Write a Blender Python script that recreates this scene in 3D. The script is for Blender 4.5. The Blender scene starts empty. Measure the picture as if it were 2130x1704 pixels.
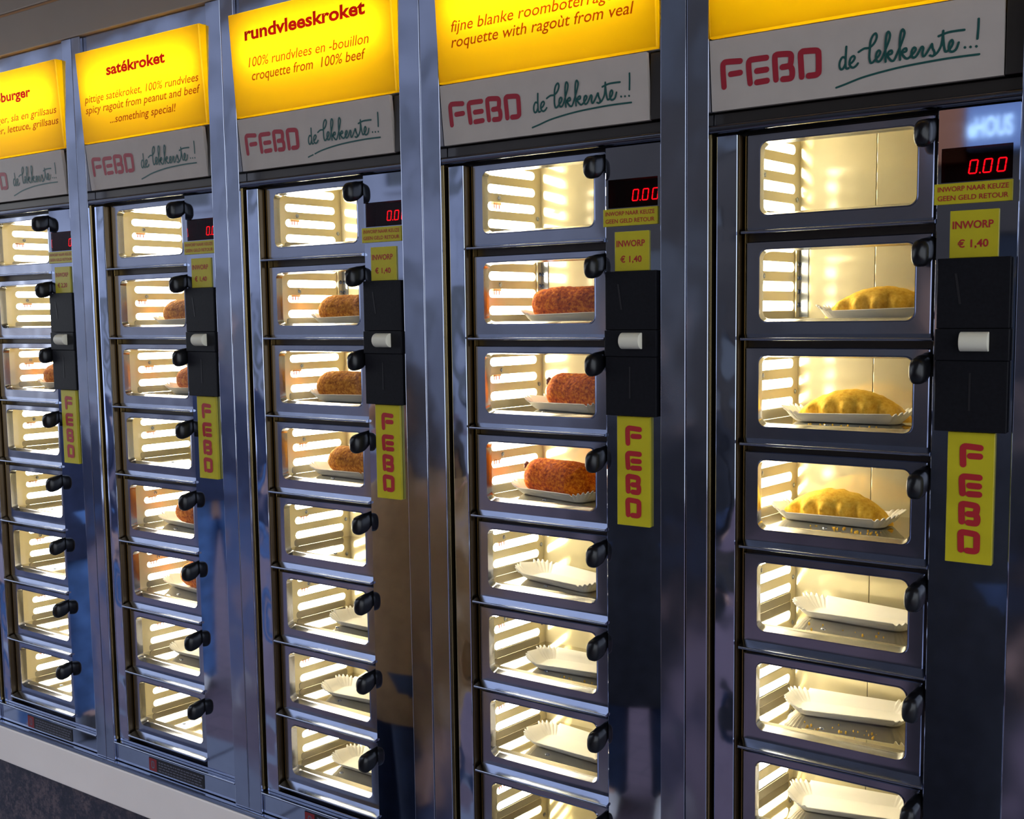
import bpy, bmesh, math, random
from mathutils import Vector, Matrix, noise
R = random.Random(7)
C = bpy.context.scene.collection
S = 0.8                      # metres per layout unit (0.5 unit = one cabinet pitch of 0.40 m)
PI = math.pi
FEBO={'F': [[(-0.0496, 0.084), (-0.0502, 0.1007), (-0.0502, 0.1131), (-0.0485, 0.117), (-0.0439, 0.118), (-0.0238, 0.116)], [(-0.0389, 0.1002), (-0.0243, 0.1001)]], 'E': [[(-0.0099, 0.0831), (-0.0108, 0.0955), (-0.0113, 0.1098), (-0.0094, 0.114), (-0.005, 0.115), (0.0153, 0.1142)], [(0.0005, 0.0984), (0.0149, 0.0981)], [(0.0001, 0.0828), (0.0154, 0.0829)]], 'B': [[(0.0284, 0.0822), (0.0278, 0.0964), (0.0276, 0.1125), (0.0294, 0.1152), (0.033, 0.1157), (0.0468, 0.1141), (0.0506, 0.1122), (0.0513, 0.1081), (0.0504, 0.1013), (0.0482, 0.098), (0.0384, 0.0976)], [(0.0482, 0.098), (0.0517, 0.0932), (0.0521, 0.0861), (0.0508, 0.0817), (0.0472, 0.0808), (0.0386, 0.0813)]], 'O': [[(0.0655, 0.0804), (0.065, 0.0953), (0.0646, 0.1102), (0.0668, 0.1133), (0.0699, 0.1138), (0.0854, 0.1122), (0.0889, 0.1101), (0.0898, 0.1067), (0.0897, 0.0851), (0.0884, 0.0813), (0.0848, 0.0798), (0.0755, 0.0801)]]}
SCRIPT=[[(0.1279, 0.11), (0.1269, 0.0966), (0.1266, 0.085), (0.1281, 0.0813), (0.1305, 0.0816)], [(0.1267, 0.0951), (0.1227, 0.0972), (0.1193, 0.0928), (0.1182, 0.0871), (0.1195, 0.0821), (0.1229, 0.082), (0.1266, 0.0879)], [(0.1316, 0.0863), (0.1362, 0.0891), (0.139, 0.0934), (0.1375, 0.0963), (0.1339, 0.0945), (0.132, 0.0891), (0.133, 0.0838), (0.1365, 0.0812), (0.1405, 0.0828), (0.1433, 0.0857)], [(0.1442, 0.1003), (0.1515, 0.1035), (0.1587, 0.1036), (0.1652, 0.1084), (0.1685, 0.1155), (0.167, 0.1203), (0.1633, 0.1178), (0.1603, 0.111), (0.1591, 0.0998), (0.1586, 0.0903), (0.1601, 0.0839), (0.1632, 0.0839), (0.1656, 0.0859), (0.1714, 0.0913), (0.173, 0.0955), (0.1709, 0.0977), (0.1684, 0.095), (0.1674, 0.0894), (0.1691, 0.0839), (0.1729, 0.0841), (0.1766, 0.0893), (0.1805, 0.0986), (0.185, 0.1093), (0.1859, 0.1157), (0.1835, 0.1193), (0.1812, 0.1145), (0.18, 0.1025), (0.18, 0.0816)], [(0.1805, 0.0888), (0.1843, 0.0943), (0.1877, 0.0947), (0.1877, 0.0911), (0.1824, 0.0896), (0.1848, 0.0847), (0.1881, 0.0816), (0.1913, 0.0829), (0.1957, 0.0917), (0.2008, 0.1032), (0.2043, 0.1139), (0.202, 0.1191), (0.1996, 0.1146), (0.1982, 0.1017), (0.1985, 0.0813)], [(0.1989, 0.0884), (0.2027, 0.0939), (0.2061, 0.0946), (0.2061, 0.091), (0.2008, 0.0895), (0.2032, 0.0848), (0.2064, 0.0818), (0.2098, 0.0822), (0.2164, 0.0879), (0.2184, 0.0917), (0.2162, 0.0939), (0.2136, 0.0905), (0.213, 0.0853), (0.2151, 0.0813), (0.2188, 0.0823), (0.2229, 0.0879), (0.226, 0.093), (0.228, 0.0909), (0.2269, 0.0854), (0.2277, 0.0811), (0.2303, 0.0818), (0.2349, 0.088), (0.2387, 0.0943)], [(0.2387, 0.0943), (0.2394, 0.0892), (0.2417, 0.0834), (0.2398, 0.0794), (0.2362, 0.0806)], [(0.2417, 0.0802), (0.2458, 0.0837), (0.2504, 0.0923), (0.2525, 0.1085)], [(0.2521, 0.1049), (0.2531, 0.0919), (0.2546, 0.0834), (0.2573, 0.0825), (0.2621, 0.0866), (0.2644, 0.0917), (0.263, 0.0952), (0.2605, 0.0927), (0.2594, 0.0869), (0.2612, 0.0815), (0.2652, 0.081), (0.2688, 0.0838), (0.2714, 0.0907)], [(0.2467, 0.1029), (0.2575, 0.1055), (0.2683, 0.1057), (0.278, 0.1052)], [(0.2785, 0.0838), (0.2789, 0.0834)], [(0.2853, 0.0832), (0.2856, 0.0828)], [(0.2923, 0.0828), (0.2927, 0.0824)], [(0.295, 0.1156), (0.2947, 0.1057), (0.2936, 0.0918)], [(0.1132, 0.0585), (0.1263, 0.0613), (0.1462, 0.066), (0.1697, 0.0693), (0.1985, 0.0719), (0.2266, 0.073), (0.2613, 0.0734), (0.2959, 0.0723)]]

# ------------------------------------------------------------------ camera
cam_d = bpy.data.cameras.new('camera'); cam = bpy.data.objects.new('camera', cam_d); C.objects.link(cam)
yaw, pit, rol = -0.58492139, -0.0900139, -0.0133463
fw = Vector((math.sin(yaw)*math.cos(pit), math.cos(yaw)*math.cos(pit), math.sin(pit)))
r0 = Vector((math.cos(yaw), -math.sin(yaw), 0)); u0 = r0.cross(fw)
rt = r0*math.cos(rol) + u0*math.sin(rol); up = u0*math.cos(rol) - r0*math.sin(rol)
M = Matrix((rt, up, -fw)).transposed().to_4x4()
M.translation = Vector((2.54426674, -1.50538572, -0.24569396))*S
cam.matrix_world = M
cam_d.sensor_fit = 'HORIZONTAL'; cam_d.sensor_width = 36; cam_d.lens = 2155.56/2130*36
cam_d.clip_start = 0.02; cam_d.clip_end = 200
bpy.context.scene.camera = cam
# ------------------------------------------------------------------ world, exposure
W = bpy.data.worlds.new('sky'); bpy.context.scene.world = W; W.use_nodes = True
nt = W.node_tree; bg = nt.nodes['Background']
tc = nt.nodes.new('ShaderNodeTexCoord'); sp = nt.nodes.new('ShaderNodeSeparateXYZ'); cr = nt.nodes.new('ShaderNodeValToRGB')
nt.links.new(tc.outputs['Generated'], sp.inputs[0]); nt.links.new(sp.outputs['Z'], cr.inputs[0]); nt.links.new(cr.outputs[0], bg.inputs[0])
cr.color_ramp.elements[0].position = 0.0; cr.color_ramp.elements[0].color = (0.86, 0.92, 1.0, 1)
cr.color_ramp.elements[1].position = 0.8; cr.color_ramp.elements[1].color = (0.70, 0.80, 1.0, 1)
bg.inputs[1].default_value = 2.6
vs = bpy.context.scene.view_settings
vs.view_transform = 'Standard'; vs.look = 'None'; vs.gamma = 1.0; vs.exposure = 0.0; vs.use_curve_mapping = False

# ------------------------------------------------------------------ materials
def new_mat(name):
    m = bpy.data.materials.new(name); m.use_nodes = True
    return m, m.node_tree, m.node_tree.nodes['Principled BSDF']
def L(nt, a, b): nt.links.new(a, b)
def tex(nt, scale=(1, 1, 1), kind='Object'):
    t = nt.nodes.new('ShaderNodeTexCoord'); mp = nt.nodes.new('ShaderNodeMapping')
    mp.inputs['Scale'].default_value = scale; L(nt, t.outputs[kind], mp.inputs[0]); return mp.outputs[0]
def noi(nt, vec, scale, detail=3, rough=.5):
    n = nt.nodes.new('ShaderNodeTexNoise'); n.inputs['Scale'].default_value = scale
    n.inputs['Detail'].default_value = detail; n.inputs['Roughness'].default_value = rough; L(nt, vec, n.inputs['Vector']); return n.outputs['Fac']
def ramp(nt, fac, stops):
    r = nt.nodes.new('ShaderNodeValToRGB'); L(nt, fac, r.inputs[0]); e = r.color_ramp.elements
    while len(e) < len(stops): e.new(0.5)
    for i, (p, c) in enumerate(stops): e[i].position = p; e[i].color = (*c, 1)
    return r.outputs[0]
def bump(nt, b, h, strength, dist):
    n = nt.nodes.new('ShaderNodeBump'); n.inputs['Strength'].default_value = strength; n.inputs['Distance'].default_value = dist
    L(nt, h, n.inputs['Height']); L(nt, n.outputs[0], b.inputs['Normal']); return n
def plain(name, col, rough=.5, metal=0.0, spec=.5, coat=0.0, var=0.0, vscale=40, bmp=0.0):
    m, t, b = new_mat(name)
    b.inputs['Base Color'].default_value = (*col, 1); b.inputs['Roughness'].default_value = rough
    b.inputs['Metallic'].default_value = metal; b.inputs['Specular IOR Level'].default_value = spec; b.inputs['Coat Weight'].default_value = coat
    f = noi(t, tex(t), vscale, 4)
    d = max(var, .02)
    L(t, ramp(t, f, [(.3, tuple(c*(1-d) for c in col)), (.7, tuple(min(1, c*(1+d)) for c in col))]), b.inputs['Base Color'])
    if bmp: bump(t, b, f, bmp, .001)
    return m
def steel(name, col, rough, wave=0.0, wscale=6, wstretch=(1, 1, .35), metal=1.0, grain=.03):
    m, t, b = new_mat(name)
    b.inputs['Metallic'].default_value = metal
    v = tex(t)
    f = noi(t, v, 30, 5, .65)
    L(t, ramp(t, f, [(.3, tuple(c*.92 for c in col)), (.7, col)]), b.inputs['Base Color'])
    mr = t.nodes.new('ShaderNodeMapRange'); L(t, f, mr.inputs[0]); mr.inputs[3].default_value = rough; mr.inputs[4].default_value = rough+grain
    L(t, mr.outputs[0], b.inputs['Roughness'])
    if wave:
        w = noi(t, tex(t, wstretch), wscale, 1.5, .4)
        bump(t, b, w, wave, .02)
    return m
def emit(name, col, k):
    m, t, b = new_mat(name)
    b.inputs['Base Color'].default_value = (*col, 1); b.inputs['Emission Color'].default_value = (*col, 1); b.inputs['Emission Strength'].default_value = k
    return m
MT = {}
MT['steel'] = steel('polished_steel', (.46, .50, .62), .025, wave=.035, wscale=4)
MT['steel_pillar'] = steel('pillar_steel', (.42, .455, .57), .11, wave=.22, wscale=8, wstretch=(1, 1, 1))
MT['steel_strip'] = steel('wavy_strip_steel', (.52, .58, .74), .06, wave=.35, wscale=10, wstretch=(1, 1, 1))
MT['steel_door'] = steel('door_steel', (.44, .46, .55), .16, wave=.3, wscale=8)
MT['steel_rail'] = steel('rail_steel', (.38, .42, .52), .16)
MT['lip_steel'] = steel('shelf_lip_steel', (.42, .38, .29), .3, metal=.8)
MT['support'] = steel('shelf_support_steel', (.30, .27, .20), .35, metal=.6)
MT['rail_dark'] = steel('header_rail_steel', (.17, .18, .22), .12)
MT['dark_steel'] = steel('dark_recess_steel', (.10, .09, .08), .35)
MT['brass'] = steel('gilt_edge_steel', (.42, .30, .12), .25)  # plain steel edges; the warm light they mirror is painted in as gold
MT['brown_edge'] = steel('brown_edge_steel', (.15, .105, .055), .3)
MT['liner'] = steel('compartment_liner', (.74, .66, .43), .085, metal=.35)
MT['slots'] = steel('slotted_plate', (.70, .62, .40), .3, metal=.35)
MT['shelf'] = steel('shelf_steel', (.66, .63, .54), .04, wave=.06, wscale=5)
MT['duct'] = plain('duct_paint', (.82, .79, .66), .5)
MT['black'] = plain('black_plastic', (.006, .006, .008), .5, spec=.18, var=.2, vscale=300, bmp=.15)
MT['knob'] = plain('glossy_black_knob', (.005, .005, .006), .28, spec=.35)
MT['void'] = plain('display_black', (.006, .005, .006), .5)
MT['cream_button'] = plain('cream_plastic', (.78, .74, .58), .35)
MT['yellow'] = plain('yellow_plate', (.56, .47, .015), .3, var=.05)
MT['red'] = plain('red_print', (.42, .015, .02), .45)
MT['logo_red'] = plain('logo_red_print', (.40, .02, .035), .4)
MT['green'] = plain('green_print', (.012, .09, .075), .4)
MT['sign_white'] = plain('sign_white_laminate', (.58, .515, .445), .22, spec=.3, var=.03)
MT['sign_text'] = plain('sign_red_print', (.50, .03, .01), .5)
MT['cream_board_low'] = plain('cream_painted_board_low', (.86, .77, .70), .5, var=.02, vscale=12)  # stronger light on the lower board is put into this paler colour
MT['cream_board'] = plain('cream_painted_board', (.33, .27, .21), .45, var=.03, vscale=12)  # same cream, with the shade on the upper boards painted into it
MT['brown_seam'] = plain('orange_seam', (.42, .20, .06), .5)
MT['led'] = emit('red_led', (1, .02, .05), 5)
MT['light'] = emit('warm_fluorescent', (1, .94, .79), 17)
MT['tube'] = emit('sign_tube', (1, .97, .88), 11)
MT['dim_print'] = plain('faded_print', (.10, .10, .13), .5)
MT['dim_red'] = plain('faded_red_print', (.20, .012, .015), .5)
MT['white_print'] = plain('white_print', (.7, .7, .7), .5)
MT['wire'] = plain('red_wire', (.6, .03, .01), .5)
MT['terminal'] = plain('brown_terminal', (.22, .09, .03), .5)
MT['paper'] = plain('white_paperboard', (.86, .83, .77), .6, var=.02, vscale=60, bmp=.1)
def translucent(name, col, k):
    m, t, b = new_mat(name)
    b.inputs['Base Color'].default_value = (*col, 1); b.inputs['Roughness'].default_value = .22
    tr = t.nodes.new('ShaderNodeBsdfTranslucent'); tr.inputs[0].default_value = (*col, 1)
    mx = t.nodes.new('ShaderNodeMixShader'); mx.inputs[0].default_value = k
    L(t, b.outputs[0], mx.inputs[1]); L(t, tr.outputs[0], mx.inputs[2]); L(t, mx.outputs[0], t.nodes['Material Output'].inputs[0])
    return m
MT['title_red'] = translucent('sign_title_print', (.24, .006, .001), .8)
MT['body_red'] = translucent('sign_body_print', (.40, .075, .002), .8)
MT['sheet'] = translucent('yellow_acrylic', (.97, .60, .004), .8)
def pane(name, tint, f0=.05):
    m, t, b = new_mat(name); t.nodes.remove(b)
    g = t.nodes.new('ShaderNodeBsdfGlossy'); g.inputs['Roughness'].default_value = .02
    a = t.nodes.new('ShaderNodeBsdfTransparent'); a.inputs[0].default_value = (*tint, 1)
    ge = t.nodes.new('ShaderNodeNewGeometry'); d = t.nodes.new('ShaderNodeVectorMath'); d.operation = 'DOT_PRODUCT'
    L(t, ge.outputs['Normal'], d.inputs[0]); L(t, ge.outputs['Incoming'], d.inputs[1])
    def mth(op, x, y=None):
        n = t.nodes.new('ShaderNodeMath'); n.operation = op
        if isinstance(x, float): n.inputs[0].default_value = x
        else: L(t, x, n.inputs[0])
        if y is not None:
            if isinstance(y, float): n.inputs[1].default_value = y
            else: L(t, y, n.inputs[1])
        return n.outputs[0]
    s = mth('POWER', mth('SUBTRACT', 1.0, mth('ABSOLUTE', d.outputs['Value'])), 5.0)      # Schlick, the same from both sides
    f = mth('ADD', mth('MULTIPLY', s, 1.0-f0), f0)
    mx = t.nodes.new('ShaderNodeMixShader'); L(t, f, mx.inputs[0]); L(t, a.outputs[0], mx.inputs[1]); L(t, g.outputs[0], mx.inputs[2])
    L(t, mx.outputs[0], t.nodes['Material Output'].inputs[0]); return m
MT['glass'] = pane('clear_glass', (.98, .985, .98), .03)
MT['smoked'] = pane('smoked_red_acrylic', (.62, .20, .24), .02)
def crumb(name, dark, mid, lite, sc=230):
    m, t, b = new_mat(name)
    f = noi(t, tex(t), sc, 5, .7); g = noi(t, tex(t), 35, 3)
    mx = t.nodes.new('ShaderNodeMath'); mx.operation = 'MULTIPLY_ADD'; L(t, g, mx.inputs[0]); mx.inputs[1].default_value = .35; L(t, f, mx.inputs[2])
    L(t, ramp(t, mx.outputs[0], [(.48, dark), (.66, mid), (.86, lite)]), b.inputs['Base Color'])
    b.inputs['Roughness'].default_value = .65; b.inputs['Specular IOR Level'].default_value = .06
    bump(t, b, f, .6, .0012); return m
MT['crust_red'] = crumb('red_brown_crumb', (.17, .022, .001), (.52, .095, .002), (.88, .29, .008))
MT['crust_gold'] = crumb('golden_brown_crumb', (.20, .055, .004), (.48, .17, .010), (.80, .38, .04))
MT['crust_orange'] = crumb('orange_brown_crumb', (.22, .04, .003), (.56, .15, .010), (.80, .34, .04))
MT['pastry'] = crumb('golden_pastry_crumb', (.66, .34, .03), (.80, .48, .055), (.90, .60, .10), 160)
MT['burnt'] = plain('burnt_filling', (.10, .03, .015), .6, var=.4, vscale=200)
def granite():
    m, t, b = new_mat('dark_granite')
    v = tex(t); f = noi(t, v, 90, 6, .75); g = noi(t, v, 18, 3)
    mx = t.nodes.new('ShaderNodeMath'); mx.operation = 'MULTIPLY_ADD'; L(t, g, mx.inputs[0]); mx.inputs[1].default_value = .5; L(t, f, mx.inputs[2])
    L(t, ramp(t, mx.outputs[0], [(.58, (.007, .008, .018)), (.74, (.022, .019, .032)), (.90, (.10, .07, .075))]), b.inputs['Base Color'])
    b.inputs['Roughness'].default_value = .4; return m
MT['granite'] = granite()
def paving():
    m, t, b = new_mat('street_paving')
    tcn = t.nodes.new('ShaderNodeTexCoord'); sx = t.nodes.new('ShaderNodeSeparateXYZ'); L(t, tcn.outputs['Object'], sx.inputs[0])
    def br(scale, c1, c2, mo, w, h):
        n = t.nodes.new('ShaderNodeTexBrick'); L(t, tcn.outputs['Object'], n.inputs['Vector'])
        n.inputs['Scale'].default_value = scale; n.inputs['Color1'].default_value = (*c1, 1); n.inputs['Color2'].default_value = (*c2, 1)
        n.inputs['Mortar'].default_value = (*mo, 1); n.inputs['Mortar Size'].default_value = .012; n.inputs['Brick Width'].default_value = w; n.inputs['Row Height'].default_value = h
        return n.outputs[0]
    a = br(1.0, (.19, .20, .24), (.16, .17, .21), (.05, .05, .07), .6, .6)
    c = br(4.6, (.13, .082, .10), (.11, .07, .088), (.05, .04, .05), 1.0, .5)
    gt = t.nodes.new('ShaderNodeMath'); gt.operation = 'LESS_THAN'; L(t, sx.outputs['Y'], gt.inputs[0]); gt.inputs[1].default_value = -1.66
    mx = t.nodes.new('ShaderNodeMix'); mx.data_type = 'RGBA'; L(t, gt.outputs[0], mx.inputs[0]); L(t, a, mx.inputs[6]); L(t, c, mx.inputs[7])
    L(t, mx.outputs[2], b.inputs['Base Color']); b.inputs['Roughness'].default_value = .7; return m
MT['paving'] = paving()

# ------------------------------------------------------------------ mesh helpers (layout units in, metres out)
def mesh_from(name, verts, faces, mat, smooth=False, scale=S):
    me = bpy.data.meshes.new(name)
    me.from_pydata([(v[0]*scale, v[1]*scale, v[2]*scale) for v in verts], [], faces)
    me.materials.append(MT[mat] if isinstance(mat, str) else mat); me.update()
    bm = bmesh.new(); bm.from_mesh(me); bmesh.ops.recalc_face_normals(bm, faces=bm.faces); bm.to_mesh(me); bm.free()
    if smooth:
        me.shade_smooth(); me.set_sharp_from_angle(angle=math.radians(32 if smooth is True else smooth))
        if smooth is True:                                # keep the large plane faces flat so they mirror without bending
            ar = sorted(p.area for p in me.polygons); lim = ar[len(ar)//2]*5
            for p in me.polygons:
                if p.area > lim: p.use_smooth = False
    return me
class MB:
    def __init__(s): s.v = []; s.f = []
    def box(s, x0, x1, y0, y1, z0, z1):
        i = len(s.v)
        s.v += [(x, y, z) for x in (x0, x1) for y in (y0, y1) for z in (z0, z1)]
        s.f += [tuple(i+k for k in q) for q in ((0, 1, 3, 2), (4, 6, 7, 5), (0, 4, 5, 1), (2, 3, 7, 6), (0, 2, 6, 4), (1, 5, 7, 3))]
        return s
    def rings(s, rings, close=True, cap0=False, cap1=False):
        n = len(rings[0]); i = len(s.v)
        for r in rings: s.v += list(r)
        for a in range(len(rings)-1):
            for k in range(n if close else n-1):
                k2 = (k+1) % n
                s.f.append((i+a*n+k, i+a*n+k2, i+(a+1)*n+k2, i+(a+1)*n+k))
        if cap0: s.f.append(tuple(i+k for k in range(n)))
        if cap1: s.f.append(tuple(i+(len(rings)-1)*n+k for k in range(n)))
        return s
    def bevel_box(s, x0, x1, y0, y1, z0, z1, b=.001, seg=2):
        bm = bmesh.new()
        vs_ = [bm.verts.new((x, y, z)) for x in (x0, x1) for y in (y0, y1) for z in (z0, z1)]
        for q in ((0, 1, 3, 2), (4, 6, 7, 5), (0, 4, 5, 1), (2, 3, 7, 6), (0, 2, 6, 4), (1, 5, 7, 3)): bm.faces.new([vs_[k] for k in q])
        bmesh.ops.bevel(bm, geom=bm.edges[:], offset=b, segments=seg, affect='EDGES', profile=.5)
        bm.verts.index_update(); i = len(s.v)
        s.v += [tuple(v.co) for v in bm.verts]; s.f += [tuple(i+v.index for v in f.verts) for f in bm.faces]
        bm.free(); return s
    def mesh(s, name, mat, smooth=False): return mesh_from(name, s.v, s.f, mat, smooth)
def rrect(x0, x1, z0, z1, r, y, k=5, plane='xz'):
    out = []
    for (cx, cz, a0) in ((x1-r, z1-r, 0), (x0+r, z1-r, 90), (x0+r, z0+r, 180), (x1-r, z0+r, 270)):
        for i in range(k+1):
            a = math.radians(a0+90*i/k); p, q = cx+r*math.cos(a), cz+r*math.sin(a)
            out.append((p, y, q) if plane == 'xz' else (y, p, q))
    return out
def link(name, me, parent=None, loc=(0, 0, 0), rot=(0, 0, 0)):
    o = bpy.data.objects.new(name, me); C.objects.link(o); o.parent = parent
    o.location = Vector(loc)*S; o.rotation_euler = rot
    return o
def tag(o, label=None, cat=None, group=None, kind=None):
    if label: o['label'] = label
    if cat: o['category'] = cat
    if group: o['group'] = group
    if kind: o['kind'] = kind
    return o
def thing(name, label, cat, loc, group=None):
    return tag(link(name, None, None, loc), label, cat, group)
def smooth_line(pts, sub=5):
    if len(pts) < 3: return pts
    out = []
    P = [pts[0]]+list(pts)+[pts[-1]]
    for i in range(1, len(P)-2):
        for k in range(sub):
            t = k/sub; p0, p1, p2, p3 = P[i-1], P[i], P[i+1], P[i+2]
            out.append(tuple(.5*(2*p1[j]+(p2[j]-p0[j])*t+(2*p0[j]-5*p1[j]+4*p2[j]-p3[j])*t*t+(3*p1[j]-p0[j]-3*p2[j]+p3[j])*t**3) for j in (0, 1)))
    out.append(pts[-1]); return out
NRIB = [0]
def ribbon(mb, pts, w, plane, sub=5, lift=.0004):
    """flat stroke with round ends; plane(x,z)->(x,y,z) on the carrying surface; each piece lies a hair above the last"""
    pts = smooth_line(pts, sub); n = len(pts)
    NRIB[0] += 1; k_ = lift+.00004*(NRIB[0] % 4)
    def poly(qs):
        nonlocal k_
        b0 = len(mb.v); k_ += .000006
        for q in qs: x, y, z = plane(*q); mb.v.append((x, y-k_, z))
        mb.f.append(tuple(range(b0, b0+len(qs))))
    for i in range(n):
        poly([(pts[i][0]+w/2*math.cos(2*PI*q/14), pts[i][1]+w/2*math.sin(2*PI*q/14)) for q in range(14)])
        if i < n-1:
            d = Vector((pts[i+1][0]-pts[i][0], pts[i+1][1]-pts[i][1]))
            if d.length < 1e-9: continue
            d.normalize(); ox, oz = -d.y*w/2, d.x*w/2; a, c = pts[i], pts[i+1]
            poly([(a[0]+ox, a[1]+oz), (c[0]+ox, c[1]+oz), (c[0]-ox, c[1]-oz), (a[0]-ox, a[1]-oz)])
def text_mesh(name, body, x0, x1, z, h, plane, mat, bold=0.0, shear=0.0, lift=.0004):
    cu = bpy.data.curves.new(name, 'FONT'); cu.body = body; cu.size = 1; cu.offset = bold; cu.shear = shear; cu.resolution_u = 3
    o = bpy.data.objects.new(name, cu); C.objects.link(o)
    dg = bpy.context.evaluated_depsgraph_get(); me = bpy.data.meshes.new_from_object(o.evaluated_get(dg))
    bpy.data.objects.remove(o); bpy.data.curves.remove(cu)
    xs = [v.co.x for v in me.vertices]; a, b = min(xs), max(xs)
    for v in me.vertices:
        X = x0+(v.co.x-a)/(b-a)*(x1-x0); Z = z+v.co.y/.72*h
        p = plane(X, Z); v.co = Vector((p[0], p[1]-lift, p[2]))*S
    me.name = name; me.materials.clear(); me.materials.append(MT[mat]); me.update(); return me

# ================================================================== STRUCTURE
ZG = -2.433                                           # street level (layout units), 1.75 m below the eye
XA, XB = -4.0, 6.0
def struct(name, mb, mat, label, smooth=False):
    return tag(link(name, mb.mesh(name, mat, smooth)), label, kind='structure')
SHIFT = {-1: 0.0, 0: .007, 1: -.005, 2: -.005, 3: .003, 4: 0.0, 5: 0.0}
struct('floor', MB().box(-14, 12, -14, .12, ZG-.1, ZG), 'paving', 'grey slabs and red brick paving of the street')
struct('wall_base', MB().box(XA, XB, -.034, .5, ZG, -1.4), 'granite', 'dark speckled granite wall below the cabinets')
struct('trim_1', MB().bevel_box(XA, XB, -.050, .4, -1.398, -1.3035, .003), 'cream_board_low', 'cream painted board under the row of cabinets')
struct('trim_2', MB().bevel_box(XA, XB, -.050, .4, -1.3030, -1.2925, .003), 'steel_rail', 'thin steel strip the cabinets stand on')
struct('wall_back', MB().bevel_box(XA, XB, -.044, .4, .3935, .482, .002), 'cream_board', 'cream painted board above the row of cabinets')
struct('trim_3', MB().box(XA, XB, -.042, .4, .4822, .4870), 'brown_seam', 'narrow orange seam in the cream board')
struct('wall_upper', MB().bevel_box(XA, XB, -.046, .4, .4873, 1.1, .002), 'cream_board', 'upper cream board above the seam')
struct('ceiling', MB().bevel_box(XA, XB, -1.15, -.046, .86, .96, .003), 'cream_board', 'canopy slab over the wall of cabinets')  # unseen slab, added to keep light off the upper boards
# ================================================================== CABINET MESHES (shared by all cabinets)
NR = 8; PR = .156; T = lambda r: -PR*r
ZT, ZB = .3925, -1.292
LX, RX = -.0708, .3484
me = {}
def pil(x0, x1): return MB().bevel_box(x0, x1, -.042, .16, ZB, ZT, .0013, 3).mesh('pillar', 'steel_pillar', True)
me['edge_a'] = MB().bevel_box(-.0705, -.0680, -.0355, .0, -1.24, .018, .0006).mesh('edge_trim', 'brass', True)
me['edge_b'] = MB().bevel_box(-.0295, -.0268, -.0300, .0, -1.2350, .014, .0006).mesh('edge_trim', 'brown_edge', True)
me['edge_c'] = MB().bevel_box(-.0238, -.0220, -.0150, .0, -1.2150, .014, .0005).mesh('edge_trim', 'brass', True)
me['strip'] = MB().bevel_box(-.0625, -.0300, -.031, -.004, -1.236, .0155, .0016, 3).mesh('side_strip', 'steel_strip', True)
f = MB()
f.box(LX, -.0195, -.002, .0015, -1.290, ZT-.002); f.box(.2210, RX, -.002, .0015, -1.290, ZT-.002)
f.box(-.0195, .2210, -.002, .0015, -1.290, T(7)-.105); f.box(-.0195, .2210, -.002, .0015, .006, ZT-.002)
for r in range(7): f.box(-.0208, .2400, -.0030, .0015, T(r+1)+.0075, T(r)-.1105)
me['frame'] = f.mesh('front_frame', 'dark_steel')
# header rail: half-round bar
def bar_profile(y0, y1, z0, z1, r):                    # rounded nose toward -y
    pts = []
    for a in range(90, 271, 22):
        a = math.radians(a); zz = (z1-r) if math.sin(a) >= 0 else (z0+r)
        pts.append((y0+r+r*math.cos(a), zz+r*math.sin(a)))
    return [(y1, z1)]+pts+[(y1, z0)]
def extr(prof, x0, x1): return MB().rings([[(x0, y, z) for y, z in prof], [(x1, y, z) for y, z in prof]], True, True, True)
me['rail'] = extr(bar_profile(-.040, -.004, .0180, .0310, .0055), LX+.0005, RX-.0005).mesh('header_rail', 'rail_dark', True)
me['rail_plate'] = MB().bevel_box(LX+.0005, RX-.0005, -.020, -.004, .0320, .0495, .001).mesh('header_plate', 'dark_steel', True)
lp_ = bar_profile(-.0380, .0, -.0045, .0, .0022)
me['ledge'] = extr([(0, .0062), (-.0100, .0062)]+lp_[1:], -.0212, .2470).mesh('ledge', 'steel_rail', True)
me['sill'] = extr(bar_profile(-.0430, -.004, -1.2480, -1.2435, .0022), LX+.0006, RX-.0006).mesh('sill', 'steel_rail', True)
me['sill_plate'] = MB().bevel_box(-.0640, RX-.0006, -.0290, -.004, -1.2432, -1.2370, .0008).mesh('sill_plate', 'steel', True)
me['kick'] = MB().bevel_box(LX+.0006, RX-.0006, -.0360, -.004, ZB+.001, -1.2484, .001).mesh('kick_plate', 'steel', True)
me['fascia'] = MB().bevel_box(LX+.0006, RX-.0006, -.0330, -.004, .3535, ZT-.0005, .001).mesh('fascia_plate', 'steel_pillar', True)
# hatch door (local origin: window top-left, on the glass plane)
d = MB(); K = 6
wx0, wx1, wz0, wz1 = 0.0, .2175, -.099, 0.0
ox0, ox1, oz0, oz1 = -.0208, .2405, -.1232, .0145
def rr(x0, x1, z0, z1, r, y): return rrect(x0, x1, z0, z1, r, y, K)
d.rings([rr(ox0, ox1, oz0, oz1, .0015, -.0010), rr(ox0, ox1, oz0, oz1, .0015, -.0145), rr(ox0+.0012, ox1-.0012, oz0+.0012, oz1-.0012, .0015, -.0158),
         rr(wx0-.0014, wx1+.0036, wz0-.0058, wz1+.0042, .0130, -.0160), rr(wx0-.0006, wx1+.0028, wz0-.0050, wz1+.0034, .0125, -.0172),
         rr(wx0-.0000, wx1+.0018, wz0-.0040, wz1+.0024, .0120, -.0172), rr(wx0+.0004, wx1+.0006, wz0-.0010, wz1+.0006, .0115, -.0060),
         rr(wx0, wx1, wz0, wz1, .0110, -.0040), rr(wx0, wx1, wz0, wz1, .0110, -.0010), rr(ox0, ox1, oz0, oz1, .0015, -.0010)])
me['door'] = d.mesh('hatch_door', 'steel_door', 28)
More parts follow.
